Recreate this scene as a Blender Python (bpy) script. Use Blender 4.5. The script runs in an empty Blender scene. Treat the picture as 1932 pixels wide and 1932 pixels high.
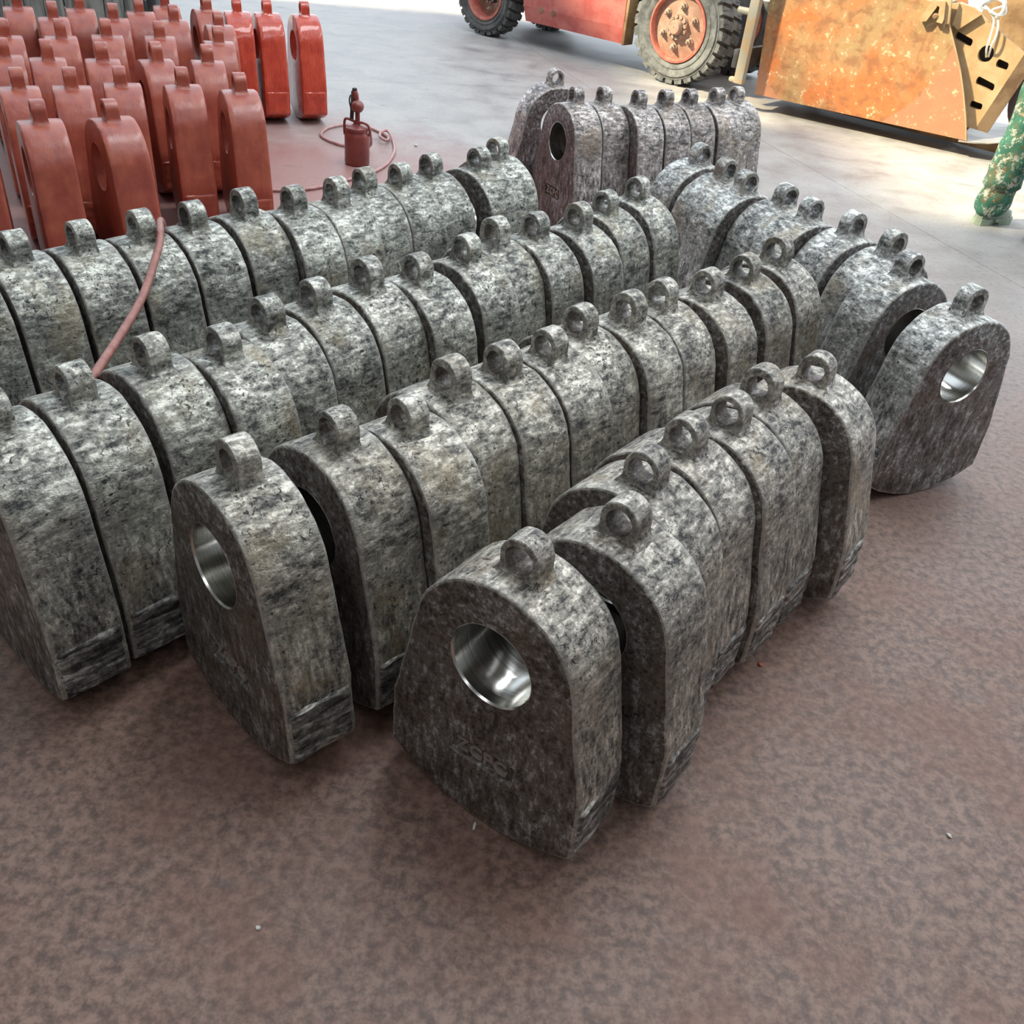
import bpy, bmesh, math, random
from mathutils import Vector, Matrix, noise
from mathutils.geometry import tessellate_polygon

random.seed(7)
S = bpy.context.scene
COL = S.collection
R = math.radians

# ------------------------------------------------------------------ camera
CAM_H, PITCH, ROLL, FPX = 1.6, 35.877, 6.562, 1740.7
cd = bpy.data.cameras.new('camera')
cam = bpy.data.objects.new('camera', cd)
COL.objects.link(cam)
cp, sp = math.cos(R(PITCH)), math.sin(R(PITCH))
cr, sr = math.cos(R(ROLL)), math.sin(R(ROLL))
fwd = Vector((0, cp, -sp)); up0 = Vector((0, sp, cp)); rt0 = Vector((1, 0, 0))
rt = rt0 * cr + up0 * sr
up = up0 * cr - rt0 * sr
m = Matrix((rt, up, -fwd)).transposed().to_4x4()
m.translation = (0, 0, CAM_H)
cam.matrix_world = m
cd.sensor_fit = 'HORIZONTAL'; cd.sensor_width = 36
cd.lens = FPX / 1932 * 36
cd.clip_start = 0.05; cd.clip_end = 200
S.camera = cam

# ------------------------------------------------------------------ light
S.view_settings.view_transform = 'Standard'
S.view_settings.look = 'None'
S.view_settings.gamma = 1.0
S.view_settings.use_curve_mapping = False
S.view_settings.exposure = 0.08
w = bpy.data.worlds.new('sky'); S.world = w
w.use_nodes = True
bg = w.node_tree.nodes['Background']
bg.inputs['Color'].default_value = (0.80, 0.90, 1.0, 1)
bg.inputs['Strength'].default_value = 1.9
SUN_D = Vector((1.22, 0.32, -1.0)).normalized()
sl = bpy.data.lights.new('sun', 'SUN'); sun = bpy.data.objects.new('sun', sl); COL.objects.link(sun)
sl.energy = 10.0; sl.angle = R(2.5); sl.color = (1.0, 0.86, 0.57)
sun.rotation_euler = SUN_D.to_track_quat('-Z', 'Y').to_euler()
# area lamps added under the roof, standing in for unseen skylight panels
def panel(x, y, sx, sy, z, watts, col=(0.90, 0.96, 1.0)):
    l = bpy.data.lights.new('added_roof_lamp', 'AREA'); o = bpy.data.objects.new('added_roof_lamp', l); COL.objects.link(o)
    l.shape = 'RECTANGLE'; l.size = sx; l.size_y = sy; l.energy = watts; l.color = col
    o.location = (x, y, z)
panel(4.2, 5.5, 1.2, 8, 6.35, 280)
panel(-2.6, -2.0, 1.2, 6, 6.35, 85)
panel(2.2, -1.5, 1.2, 6, 6.35, 85)
panel(0.4, 4.6, 1.0, 5, 6.35, 210)

# ------------------------------------------------------------------ helpers
def link(o, parent=None):
    COL.objects.link(o)
    if parent: o.parent = parent
    return o
def empty(name, loc=(0, 0, 0), rz=0.0):
    o = bpy.data.objects.new(name, None); o.location = loc; o.rotation_euler = (0, 0, rz)
    o.empty_display_size = 0.1
    return link(o)
def tag(o, label, cat, group=None):
    o['label'] = label; o['category'] = cat
    if group: o['group'] = group
    return o
def obj(name, me, parent=None, mat=None):
    o = bpy.data.objects.new(name, me)
    if mat and not me.materials: me.materials.append(mat)
    return link(o, parent)
def mesh_of(name, bm, smooth=35):
    bmesh.ops.recalc_face_normals(bm, faces=bm.faces)
    me = bpy.data.meshes.new(name); bm.to_mesh(me); bm.free()
    if smooth:
        me.shade_smooth(); me.set_sharp_from_angle(angle=R(smooth))
    return me
def add_box(bm, c, s, rot=None, bev=0.0, seg=2):
    n = bmesh.new()
    bmesh.ops.create_cube(n, size=1.0)
    for v in n.verts: v.co = Vector((v.co.x * s[0], v.co.y * s[1], v.co.z * s[2]))
    if bev: bmesh.ops.bevel(n, geom=list(n.edges), offset=bev, segments=seg, affect='EDGES', profile=0.5)
    M = Matrix.Translation(c) @ (rot.to_4x4() if rot else Matrix())
    n.transform(M); merge(bm, n)
def merge(bm, n):
    vm = [bm.verts.new(v.co) for v in n.verts]
    n.verts.index_update()
    for f in n.faces:
        try:
            g = bm.faces.new([vm[v.index] for v in f.verts]); g.material_index = f.material_index; g.smooth = f.smooth
        except ValueError: pass
    n.free()
def add_lathe(bm, prof, seg=32, M=None, closed=False):
    """profile of (radius, height) turned about Z"""
    rings = []
    for r, z in prof:
        if r < 1e-6: rings.append([bm.verts.new((0, 0, z))])
        else: rings.append([bm.verts.new((r * math.cos(2 * math.pi * k / seg), r * math.sin(2 * math.pi * k / seg), z)) for k in range(seg)])
    pairs = list(zip(rings[:-1], rings[1:]))
    if closed: pairs.append((rings[-1], rings[0]))
    for a, b in pairs:
        for k in range(seg):
            k2 = (k + 1) % seg
            if len(a) == 1 and len(b) == 1: continue
            if len(a) == 1: bm.faces.new((a[0], b[k2], b[k]))
            elif len(b) == 1: bm.faces.new((a[k], a[k2], b[0]))
            else: bm.faces.new((a[k], a[k2], b[k2], b[k]))
    if M:
        vs = [v for ring in rings for v in ring]
        for v in vs: v.co = M @ v.co
def smooth_path(pts, n=8):
    pts = [Vector(p) for p in pts]; out = []
    for i in range(len(pts) - 1):
        p0 = pts[max(i - 1, 0)]; p1 = pts[i]; p2 = pts[i + 1]; p3 = pts[min(i + 2, len(pts) - 1)]
        for k in range(n):
            t = k / n
            out.append(0.5 * ((2 * p1) + (p2 - p0) * t + (2 * p0 - 5 * p1 + 4 * p2 - p3) * t * t + (3 * p1 - p0 - 3 * p2 + p3) * t ** 3))
    out.append(pts[-1]); return out
def add_tube(bm, pts, r, seg=10, radii=None, caps=True):
    pts = [Vector(p) for p in pts]; rings = []
    nrm = None
    for i, p in enumerate(pts):
        t = (pts[min(i + 1, len(pts) - 1)] - pts[max(i - 1, 0)]).normalized()
        if nrm is None:
            a = Vector((0, 0, 1)) if abs(t.z) < 0.9 else Vector((1, 0, 0))
            nrm = t.cross(a).normalized()
        nrm = (nrm - t * nrm.dot(t)).normalized(); b = t.cross(nrm)
        rr = radii[i] if radii else r
        rings.append([bm.verts.new(p + (nrm * math.cos(2 * math.pi * k / seg) + b * math.sin(2 * math.pi * k / seg)) * rr) for k in range(seg)])
    for a, b in zip(rings[:-1], rings[1:]):
        for k in range(seg): bm.faces.new((a[k], a[(k + 1) % seg], b[(k + 1) % seg], b[k]))
    if caps:
        bm.faces.new(rings[0][::-1]); bm.faces.new(rings[-1])
def add_prism(bm, poly, t0, t1, holes=(), f=lambda u, t, z: (u, t, z), bev=0.0):
    """polygon (u,z) with holes, extruded along t, mapped by f"""
    loops = [list(poly)] + [list(h) for h in holes]
    flat = [p for l in loops for p in l]
    tris = tessellate_polygon([[Vector((p[0], p[1], 0)) for p in l] for l in loops])
    A = [bm.verts.new(f(p[0], t0, p[1])) for p in flat]; B = [bm.verts.new(f(p[0], t1, p[1])) for p in flat]
    for a, b, c in tris:
        for vs in ((A[a], A[b], A[c]), (B[c], B[b], B[a])):
            try: bm.faces.new(vs)
            except ValueError: pass
    i = 0
    for l in loops:
        for k in range(len(l)):
            p, q = i + k, i + (k + 1) % len(l)
            bm.faces.new((A[p], A[q], B[q], B[p]))
        i += len(l)

# ------------------------------------------------------------------ materials
class NT:
    def __init__(s, name):
        s.m = bpy.data.materials.new(name); s.m.use_nodes = True
        s.t = s.m.node_tree; s.b = s.t.nodes['Principled BSDF']
    def n(s, typ, **kw):
        nd = s.t.nodes.new(typ)
        for k, v in kw.items():
            if k.startswith('i_'):
                key = k[2:]; nd.inputs[int(key) if key.isdigit() else key.replace('_', ' ')].default_value = v
            else: setattr(nd, k, v)
        return nd
    def l(s, a, b): s.t.links.new(a, b)
    def set(s, name, v): s.b.inputs[name].default_value = v
    def coords(s, kind='Object', scale=(1, 1, 1), rnd=True):
        tc = s.n('ShaderNodeTexCoord')
        mp = s.n('ShaderNodeMapping'); mp.inputs['Scale'].default_value = scale
        s.l(tc.outputs[kind], mp.inputs['Vector'])
        if rnd:
            oi = s.n('ShaderNodeObjectInfo')
            mul = s.n('ShaderNodeMath', operation='MULTIPLY', i_1=53.0); s.l(oi.outputs['Random'], mul.inputs[0])
            s.l(mul.outputs[0], mp.inputs['Location'])
        return mp.outputs[0]
    def noise(s, vec, scale, detail=6, rough=0.6, dist=0.0):
        nd = s.n('ShaderNodeTexNoise'); nd.inputs['Scale'].default_value = scale; nd.inputs['Detail'].default_value = detail
        nd.inputs['Roughness'].default_value = rough; nd.inputs['Distortion'].default_value = dist
        s.l(vec, nd.inputs['Vector']); return nd.outputs['Fac']
    def ramp(s, fac, stops):
        r = s.n('ShaderNodeValToRGB'); e = r.color_ramp.elements
        while len(e) > 1: e.remove(e[-1])
        for i, (p, c) in enumerate(stops):
            el = e[0] if i == 0 else e.new(p)
            el.position = p; el.color = (c, c, c, 1) if not hasattr(c, '__len__') else (*c, 1)
        s.l(fac, r.inputs['Fac']); return r.outputs['Color']
    def mix(s, fac, a, b, mode='MIX'):
        x = s.n('ShaderNodeMix', data_type='RGBA', blend_type=mode)
        for k, v in ((0, fac), (6, a), (7, b)):
            if hasattr(v, 'is_linked'): s.l(v, x.inputs[k])
            else: x.inputs[k].default_value = v if not hasattr(v, '__len__') else (*v, 1)
        return x.outputs[2]
    def math(s, op, a, b=0.0, clamp=False):
        x = s.n('ShaderNodeMath', operation=op); x.use_clamp = clamp
        for k, v in ((0, a), (1, b)):
            if hasattr(v, 'is_linked'): s.l(v, x.inputs[k])
            else: x.inputs[k].default_value = v
        return x.outputs[0]
    def bump(s, h, strength=0.4, dist=0.01):
        b = s.n('ShaderNodeBump'); b.inputs['Strength'].default_value = strength; b.inputs['Distance'].default_value = dist
        s.l(h, b.inputs['Height']); s.l(b.outputs[0], s.b.inputs['Normal'])
    def out(s, name, v): s.l(v, s.b.inputs[name])

def flat(name, col, rough=0.6, metal=0.0, var=0.25, scale=20, bump=0.0):
    t = NT(name); v = t.coords(); f = t.noise(v, scale, 5)
    c = t.ramp(f, [(0.3, [x * (1 - var) for x in col]), (0.7, [min(1, x * (1 + var)) for x in col])])
    t.out('Base Color', c); t.set('Roughness', rough); t.set('Metallic', metal)
    if bump: t.bump(f, bump, 0.004)
    return t.m

def steel(name, face, edges=0.85):
    t = NT(name)
    oi = t.n('ShaderNodeObjectInfo'); geo = t.n('ShaderNodeNewGeometry')
    tc = t.n('ShaderNodeTexCoord'); sx = t.n('ShaderNodeSeparateXYZ'); t.l(tc.outputs['Object'], sx.inputs[0])
    v = t.coords()
    vt = t.coords(scale=(1.0, 0.42, 1.0))       # flakes and grinding strokes drawn out along the thickness
    vz = t.coords(scale=(1.0, 1.0, 0.34))       # runs drawn out downwards
    up_ = t.ramp(sx.outputs[2], [(0.30, 0.0), (0.46, 1.0)])
    mixf = lambda f, p, q: t.math('ADD', t.math('MULTIPLY', p, t.math('SUBTRACT', 1.0, f)), t.math('MULTIPLY', q, f))
    flT = t.noise(vt, 58, 8, 0.72, 0.25); flZ = t.noise(vz, 60, 8, 0.72, 0.15)
    flake = mixf(up_, flZ, flT)
    big = t.noise(v, 9, 6, 0.62, 0.1)
    fine = t.noise(v, 95, 5, 0.70, 0.1)
    h = t.math('ADD', t.math('MULTIPLY', flake, 0.72), t.math('MULTIPLY', big, 0.28))
    h = t.math('ADD', h, t.math('MULTIPLY', t.math('SUBTRACT', fine, 0.5), 0.30))
    if face:
        c = t.ramp(h, [(0.38, (0.040, 0.036, 0.033)), (0.45, (0.098, 0.083, 0.073)), (0.50, (0.185, 0.154, 0.131)), (0.53, (0.135, 0.131, 0.130)), (0.56, (0.30, 0.293, 0.287)), (0.63, (0.48, 0.47, 0.45))])
        r = t.ramp(h, [(0.40, 0.60), (0.62, 0.38)]); met = 0.35
        patch = t.ramp(t.noise(v, 6, 5, 0.65), [(0.54, 0.0), (0.66, 0.5)]); pc = (0.15, 0.10, 0.068)
    else:
        c = t.ramp(h, [(0.375, (0.045, 0.046, 0.046)), (0.43, (0.115, 0.111, 0.104)), (0.462, (0.225, 0.215, 0.195)), (0.51, (0.325, 0.310, 0.277)), (0.545, (0.47, 0.45, 0.405)), (0.60, (0.78, 0.75, 0.68))])
        r = t.ramp(h, [(0.40, 0.52), (0.60, 0.33)]); met = 0.55
        patch = t.ramp(t.noise(v, 5, 5, 0.65), [(0.54, 0.0), (0.66, 0.55)]); pc = (0.34, 0.27, 0.18)
    c = t.mix(patch, c, pc)
    # dark casting pits, clustered
    pn = t.noise(v, 105, 4, 0.62, 0.6)
    pit = t.math('MULTIPLY', t.ramp(pn, [(0.565, 0.0), (0.61, 0.95)]), t.ramp(t.noise(v, 13, 5, 0.7), [(0.45, 0.15), (0.58, 1.0)]))
    c = t.mix(pit, c, (0.022, 0.024, 0.026))
    c = t.mix(1.0, c, oi.outputs['Color'], 'MULTIPLY')
    if not face and edges:
        edge = t.ramp(geo.outputs['Pointiness'], [(0.522, 0.0), (0.57, edges)])
        c = t.mix(edge, c, (0.50, 0.48, 0.44))
    t.out('Base Color', c); t.out('Roughness', r); t.set('Metallic', met)
    hb = t.math('SUBTRACT', t.math('ADD', h, t.math('MULTIPLY', fine, 0.3)), t.math('MULTIPLY', pit, 0.5))
    t.bump(hb, 0.4 if face else 0.55, 0.007)
    return t.m
M_FACE = steel('forged_steel_face', True)
M_RIM = steel('ground_steel_edge', False)
M_LUG = steel('cast_steel_lug', False, 0.35)

def pad_mat():
    t = NT('hardfacing_weld'); oi = t.n('ShaderNodeObjectInfo')
    v = t.coords(); vb = t.coords(scale=(14, 7, 40))
    a = t.noise(vb, 1.4, 5, 0.65, 0.5); f = t.noise(v, 60, 5, 0.7)
    h = t.math('ADD', t.math('MULTIPLY', a, 0.65), t.math('MULTIPLY', f, 0.35))
    c = t.ramp(h, [(0.40, (0.030, 0.031, 0.032)), (0.47, (0.12, 0.118, 0.113)), (0.53, (0.26, 0.255, 0.243)), (0.60, (0.58, 0.565, 0.53))])
    c = t.mix(1.0, c, oi.outputs['Color'], 'MULTIPLY')
    t.out('Base Color', c); t.set('Roughness', 0.5); t.set('Metallic', 0.45); t.bump(h, 0.8, 0.012)
    return t.m
M_PAD = pad_mat()

def bore_mat():
    t = NT('machined_bore'); v = t.coords(scale=(1, 60, 1)); f = t.noise(v, 4, 4, 0.6)
    t.out('Base Color', t.ramp(f, [(0.3, (0.60, 0.59, 0.55)), (0.7, (0.74, 0.73, 0.69))]))
    t.set('Metallic', 1.0); t.out('Roughness', t.ramp(f, [(0.3, 0.17), (0.7, 0.27)])); t.bump(f, 0.02, 0.001); t.set('Anisotropic', 0.6)
    return t.m
M_BORE = bore_mat()

def paint(name, lo, hi, rough, glossy=False, face=False):
    t = NT(name); v = t.coords(); vs = t.coords(scale=(6, 9, 1.5))
    f = t.noise(v, 13, 6, 0.62, 0.3); s = t.noise(vs, 3, 5, 0.6); fi = t.noise(vs, 11, 4) if glossy else t.noise(v, 70, 4)
    h = t.math('ADD', t.math('MULTIPLY', f, 0.6), t.math('MULTIPLY', s, 0.4))
    c = t.ramp(h, [(0.36, lo), (0.62, hi)])
    t.out('Base Color', c)
    t.out('Roughness', t.ramp(s, [(0.35, rough), (0.65, min(1, rough + 0.18))]))
    t.bump(t.math('ADD', h, t.math('MULTIPLY', fi, 0.25 if not glossy else 0.8)), 0.35 if not glossy else 0.6, 0.008)
    t.set('Coat Weight', 0.6 if glossy else 0.45); t.set('Coat Roughness', 0.08 if glossy else 0.32)
    return t.m
M_RED = paint('red_oxide_primer', (0.28, 0.046, 0.034), (0.42, 0.100, 0.052), 0.30)
M_WET = paint('wet_red_paint', (0.42, 0.036, 0.020), (0.60, 0.075, 0.032), 0.16, True)
M_CUP = paint('dried_dark_red_paint', (0.17, 0.034, 0.030), (0.26, 0.052, 0.042), 0.3)
def halfpaint():
    t = NT('part_painted_face'); v = t.coords(scale=(7, 5, 1.6)); f = t.noise(v, 1.6, 6, 0.65)
    t.out('Base Color', t.ramp(f, [(0.40, (0.13, 0.11, 0.12)), (0.50, (0.27, 0.22, 0.23)), (0.60, (0.36, 0.17, 0.16))]))
    t.set('Roughness', 0.45); t.set('Metallic', 0.2); t.bump(f, 0.3, 0.004); return t.m
M_HALF = halfpaint()

def floor_mat():
    t = NT('stained_concrete')
    g = t.n('ShaderNodeNewGeometry'); pos = g.outputs['Position']
    big = t.noise(pos, 0.55, 5, 0.6); med = t.noise(pos, 3.0, 7, 0.65, 0.3)
    mp = t.n('ShaderNodeMapping'); mp.inputs['Scale'].default_value = (1.0, 1.0, 1.0); t.l(pos, mp.inputs['Vector'])
    spk = t.noise(mp.outputs[0], 42, 9, 0.70, 0.15); fine = t.noise(pos, 120, 5, 0.72)
    sx = t.n('ShaderNodeSeparateXYZ'); t.l(pos, sx.inputs[0])
    # old red floor coating in the front half of the bay, worn to bare concrete further back
    q = t.math('ADD', t.math('ADD', t.math('MULTIPLY', sx.outputs[1], 0.9), t.math('MULTIPLY', sx.outputs[0], 0.12)), t.math('MULTIPLY', t.math('SUBTRACT', big, 0.5), 2.6))
    worn = t.ramp(t.math('DIVIDE', q, 10.0), [(0.20, 0.0), (0.56, 1.0)])
    red = t.ramp(spk, [(0.37, (0.090, 0.055, 0.042)), (0.45, (0.140, 0.084, 0.064)), (0.51, (0.188, 0.113, 0.087)), (0.60, (0.250, 0.158, 0.122))])
    red = t.mix(t.ramp(med, [(0.47, 0.0), (0.66, 0.55)]), red, (0.200, 0.094, 0.070))
    con = t.ramp(med, [(0.32, (0.27, 0.255, 0.25)), (0.5, (0.37, 0.355, 0.34)), (0.68, (0.44, 0.425, 0.405))])
    con = t.mix(t.ramp(spk, [(0.34, 0.7), (0.43, 0.0)]), con, (0.15, 0.14, 0.14))
    c = t.mix(worn, red, con)
    # red paint mist around the painted parts and the spray can
    d = t.n('ShaderNodeVectorMath', operation='DISTANCE'); t.l(pos, d.inputs[0]); d.inputs[1].default_value = (-1.6, 4.5, 0)
    mist = t.math('ADD', d.outputs['Value'], t.math('MULTIPLY', t.math('SUBTRACT', med, 0.5), 1.6))
    c = t.mix(t.ramp(t.math('DIVIDE', mist, 4.0), [(0.25, 0.62), (0.55, 0.0)]), c, (0.36, 0.135, 0.115))
    # dark scuffs
    vs = t.n('ShaderNodeMapping'); vs.inputs['Scale'].default_value = (3.5, 9, 1); vs.inputs['Rotation'].default_value = (0, 0, R(-12)); t.l(pos, vs.inputs['Vector'])
    sc = t.noise(vs.outputs[0], 0.9, 4, 0.55)
    c = t.mix(t.ramp(sc, [(0.64, 0.0), (0.72, 0.42)]), c, (0.13, 0.115, 0.11))
    c = t.mix(t.ramp(fine, [(0.30, 0.5), (0.42, 0.0)]), c, (0.07, 0.055, 0.05))
    t.out('Base Color', c)
    t.out('Roughness', t.ramp(med, [(0.3, 0.42), (0.7, 0.62)]))
    t.bump(t.math('ADD', t.math('MULTIPLY', spk, 0.6), t.math('MULTIPLY', fine, 0.4)), 0.25, 0.004)
    return t.m
M_FLOOR = floor_mat()
M_JOINT = flat('joint_filler', (0.24, 0.225, 0.215), 0.8)
M_WALL = flat('hall_cladding', (0.42, 0.43, 0.43), 0.7, scale=2)
M_ROOF = flat('roof_sheet', (0.40, 0.41, 0.42), 0.6, scale=1)
ROWS = {
    'A': [(-0.007, 1.150, -32.8, 0.0), (0.162, 1.294, -34.0, 0.1), (0.212, 1.467, -35.0, -0.3), (0.297, 1.621, -36.0, 0.2), (0.406, 1.744, -37.0, 0.3), (0.504, 1.876, -37.0, -1.0), (0.669, 2.007, -35.0, -1.2)],
    'B': [(-0.533, 1.309, -43.9, -4.2), (-0.405, 1.483, -42.0, -0.6), (-0.277, 1.579, -42.0, -0.6), (-0.230, 1.761, -41.0, 1.2), (-0.111, 1.865, -41.0, -0.1), (-0.009, 1.992, -41.0, 0.8), (0.069, 2.130, -41.0, -0.1), (0.190, 2.243, -41.0, 0.3), (0.298, 2.362, -40.0, -0.8), (0.428, 2.489, -40.0, 0.3), (0.559, 2.669, -40.0, 0.9), (0.686, 2.832, -40.0, 0.1)],
    'C': [(-1.057, 1.412, -40.0, 0.6), (-0.962, 1.549, -40.0, 0.4), (-0.853, 1.697, -40.0, -1.0), (-0.738, 1.806, -40.0, 0.6), (-0.688, 1.969, -40.0, 0.2), (-0.596, 2.112, -40.0, -0.5), (-0.496, 2.257, -40.0, -1.1), (-0.386, 2.369, -40.0, 0.9), (-0.266, 2.539, -40.0, -0.1), (-0.203, 2.705, -40.0, 0.5), (-0.085, 2.810, -40.0, 0.9), (0.049, 2.938, -40.0, 0.5), (0.144, 3.144, -40.0, 1.0), (0.269, 3.322, -40.0, -0.3)],
    'D': [(-1.517, 2.065, -42.0, 0.7), (-1.406, 2.188, -42.0, -0.1), (-1.295, 2.312, -42.0, 1.0), (-1.181, 2.430, -42.0, 0.9), (-1.065, 2.548, -42.0, -1.0), (-0.961, 2.692, -42.0, -0.9), (-0.832, 2.787, -42.0, -0.7), (-0.742, 2.917, -42.0, 1.1), (-0.667, 3.060, -42.0, -0.2), (-0.566, 3.180, -42.0, 0.3), (-0.476, 3.311, -42.0, -0.5), (-0.322, 3.474, -40.0, 0.0), (-0.262, 3.634, -40.0, -0.3)],
    'E': [(0.002, 5.104, 24.0, -0.4), (0.015, 4.746, -60.5, -0.5), (0.148, 4.831, -60.0, 0.2), (0.316, 4.856, -60.0, 1.0), (0.457, 4.933, -59.0, 0.4), (0.590, 5.050, -58.0, 1.0), (0.734, 5.136, -57.0, 0.9), (0.854, 5.251, -57.0, 1.2)],
    'F': [(0.636, 3.899, 31.0, 0.4), (0.731, 3.722, 31.0, -0.8), (0.775, 3.566, 31.0, 0.9), (0.903, 3.445, 31.0, 1.1), (0.968, 3.301, 31.0, 1.0), (1.098, 3.178, 31.0, 0.2), (1.192, 3.018, 31.0, 0.5), (1.206, 2.843, 31.0, -0.7), (1.305, 2.574, 27.7, -0.3)],
}
RED_ROWS = [
    [(-2.165, 3.310, -60.0), (-1.959, 3.441, -56.4), (-1.747, 3.579, -51.0)],
    [(-2.257, 3.875, -58.8), (-2.094, 3.989, -61.3), (-1.940, 4.130, -63.8), (-1.709, 4.216, -62.9), (-1.469, 4.245, -61.9)],
    [(-2.576, 4.377, -58.4), (-2.408, 4.433, -60.4), (-2.199, 4.535, -63.0), (-1.988, 4.639, -56.7), (-1.783, 4.755, -65.3)],
    [(-2.785, 4.790, -58.6), (-2.576, 4.923, -61.2), (-2.407, 5.073, -63.4), (-2.184, 5.200, -66.0), (-1.887, 5.240, -65.0)],
    [(-3.061, 5.162, -58.8), (-2.826, 5.369, -61.0), (-2.569, 5.542, -63.7), (-2.286, 5.677, -63.4), (-2.028, 5.687, -64.1)],
    [(-3.102, 5.539, -60.1), (-2.826, 5.697, -62.0), (-2.530, 5.818, -64.2), (-2.486, 6.101, -66.1), (-2.256, 6.139, -60.5), (-2.087, 6.194, -66.0)],
]
WET = [(-1.922, 6.262, -63.6), (-1.709, 6.350, -62.6)]
# ------------------------------------------------------------------ the hall
def struct(name, bm, mat, parent=None):
    o = obj(name, mesh_of(name, bm, 0), parent, mat)
    if not parent: o['kind'] = 'structure'
    return o
E2 = Vector((0.934, 0.357)); Q2 = Vector((-0.357, 0.934))
def c2q(c, q): p = E2 * c + Q2 * q; return (p.x, p.y)
bm = bmesh.new(); add_box(bm, (0, 4, -0.12), (44, 44, 0.2)); FLOOR = struct('floor', bm, M_JOINT)
J = 0.0016
for c0, c1, q0, q1 in ((-14, 3.97, -12, 7.64), (3.97, 15, -12, 7.64), (-14, 3.2, 7.64, 24), (3.2, 15, 7.64, 24)):
    bm = bmesh.new()
    add_prism(bm, [c2q(c0 + J, q0 + J), c2q(c1 - J, q0 + J), c2q(c1 - J, q1 - J), c2q(c0 + J, q1 - J)], -0.02, 0.0, f=lambda u, t, z: (u, z, t))
    struct('slab', bm, M_FLOOR, FLOOR)
HZ = 6.5
bm = bmesh.new()    # roof with one open bay of skylight
add_prism(bm, [(-9, -7), (9, -7), (9, 9.4), (-9, 9.4)], HZ, HZ + 0.12, holes=[[(-7.4, 5.6), (-6.0, 5.6), (-6.0, 8.0), (-7.4, 8.0)], [(-5.9, 3.6), (-1.2, 3.6), (-1.2, 9.0), (-5.9, 9.0)]], f=lambda u, t, z: (u, z, t))
struct('ceiling', bm, M_ROOF)
bm = bmesh.new(); add_box(bm, (-9.06, 1.2, HZ / 2), (0.12, 16.4, HZ)); struct('wall_left', bm, M_WALL)
bm = bmesh.new(); add_box(bm, (0, -7.06, HZ / 2), (18.2, 0.12, HZ)); struct('wall_back', bm, M_WALL)
bm = bmesh.new(); add_box(bm, (9.06, -2.0, HZ / 2), (0.12, 10, HZ)); struct('wall_right', bm, M_WALL)

# ------------------------------------------------------------------ hammer heads
HR, HZC, HW, HZ1, HWB, HZ0, HB, HT = 0.1764, 0.428, 0.2234, 0.2224, 0.2259, 0.0672, 0.0862, 0.1527
LUGZ, LUGR = 0.6366, 0.0403
RB = (HWB ** 2 + HZ0 ** 2) / (2 * HZ0)
def half_outline():
    a = math.atan2(HZ1 - HZC, HW); b = math.acos(HR / math.hypot(HW, HZ1 - HZC)); ta = a + b
    pts = []
    for k in range(13):
        u = HWB * k / 12; pts.append((u, RB - math.sqrt(RB * RB - u * u)))
    pts[-1] = (HWB - 0.006, HZ0 - 0.004)
    pts.append((HWB, HZ0 + 0.004))
    for k in range(1, 9): pts.append((HWB + (HW - HWB) * k / 8, HZ0 + (HZ1 - HZ0) * k / 8))
    p = (HR * math.cos(ta), HZC + HR * math.sin(ta))
    for k in range(1, 12): s = k / 12; pts.append((HW + (p[0] - HW) * s, HZ1 + (p[1] - HZ1) * s))
    # the cheek above the wear edge bulges a little
    for k in range(25): th = ta + (math.pi / 2 - ta) * k / 24; pts.append((HR * math.cos(th), HZC + HR * math.sin(th)))
    return pts
def outline():
    h = half_outline(); return h + [(-u, z) for u, z in h[-2:0:-1]]
OUT = outline(); N = len(OUT)
def normals(P):
    r = []
    for i in range(len(P)):
        a = Vector(P[i - 1]); b = Vector(P[(i + 1) % len(P)]); d = (b - a).normalized(); r.append(Vector((d.y, -d.x)))
    return r
NRM = normals(OUT)
def rough(p, t, sd, a=0.0028):
    v = Vector((p[0] * 9 + sd, t * 9, p[1] * 9)); w2 = Vector((p[0] * 38 + sd, t * 38, p[1] * 38))
    return a * noise.noise(v) + a * 0.38 * noise.noise(w2)
STAMP = (0.076, 0.154, 0.212, 0.011)     # half width, bottom, top, depth
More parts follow.
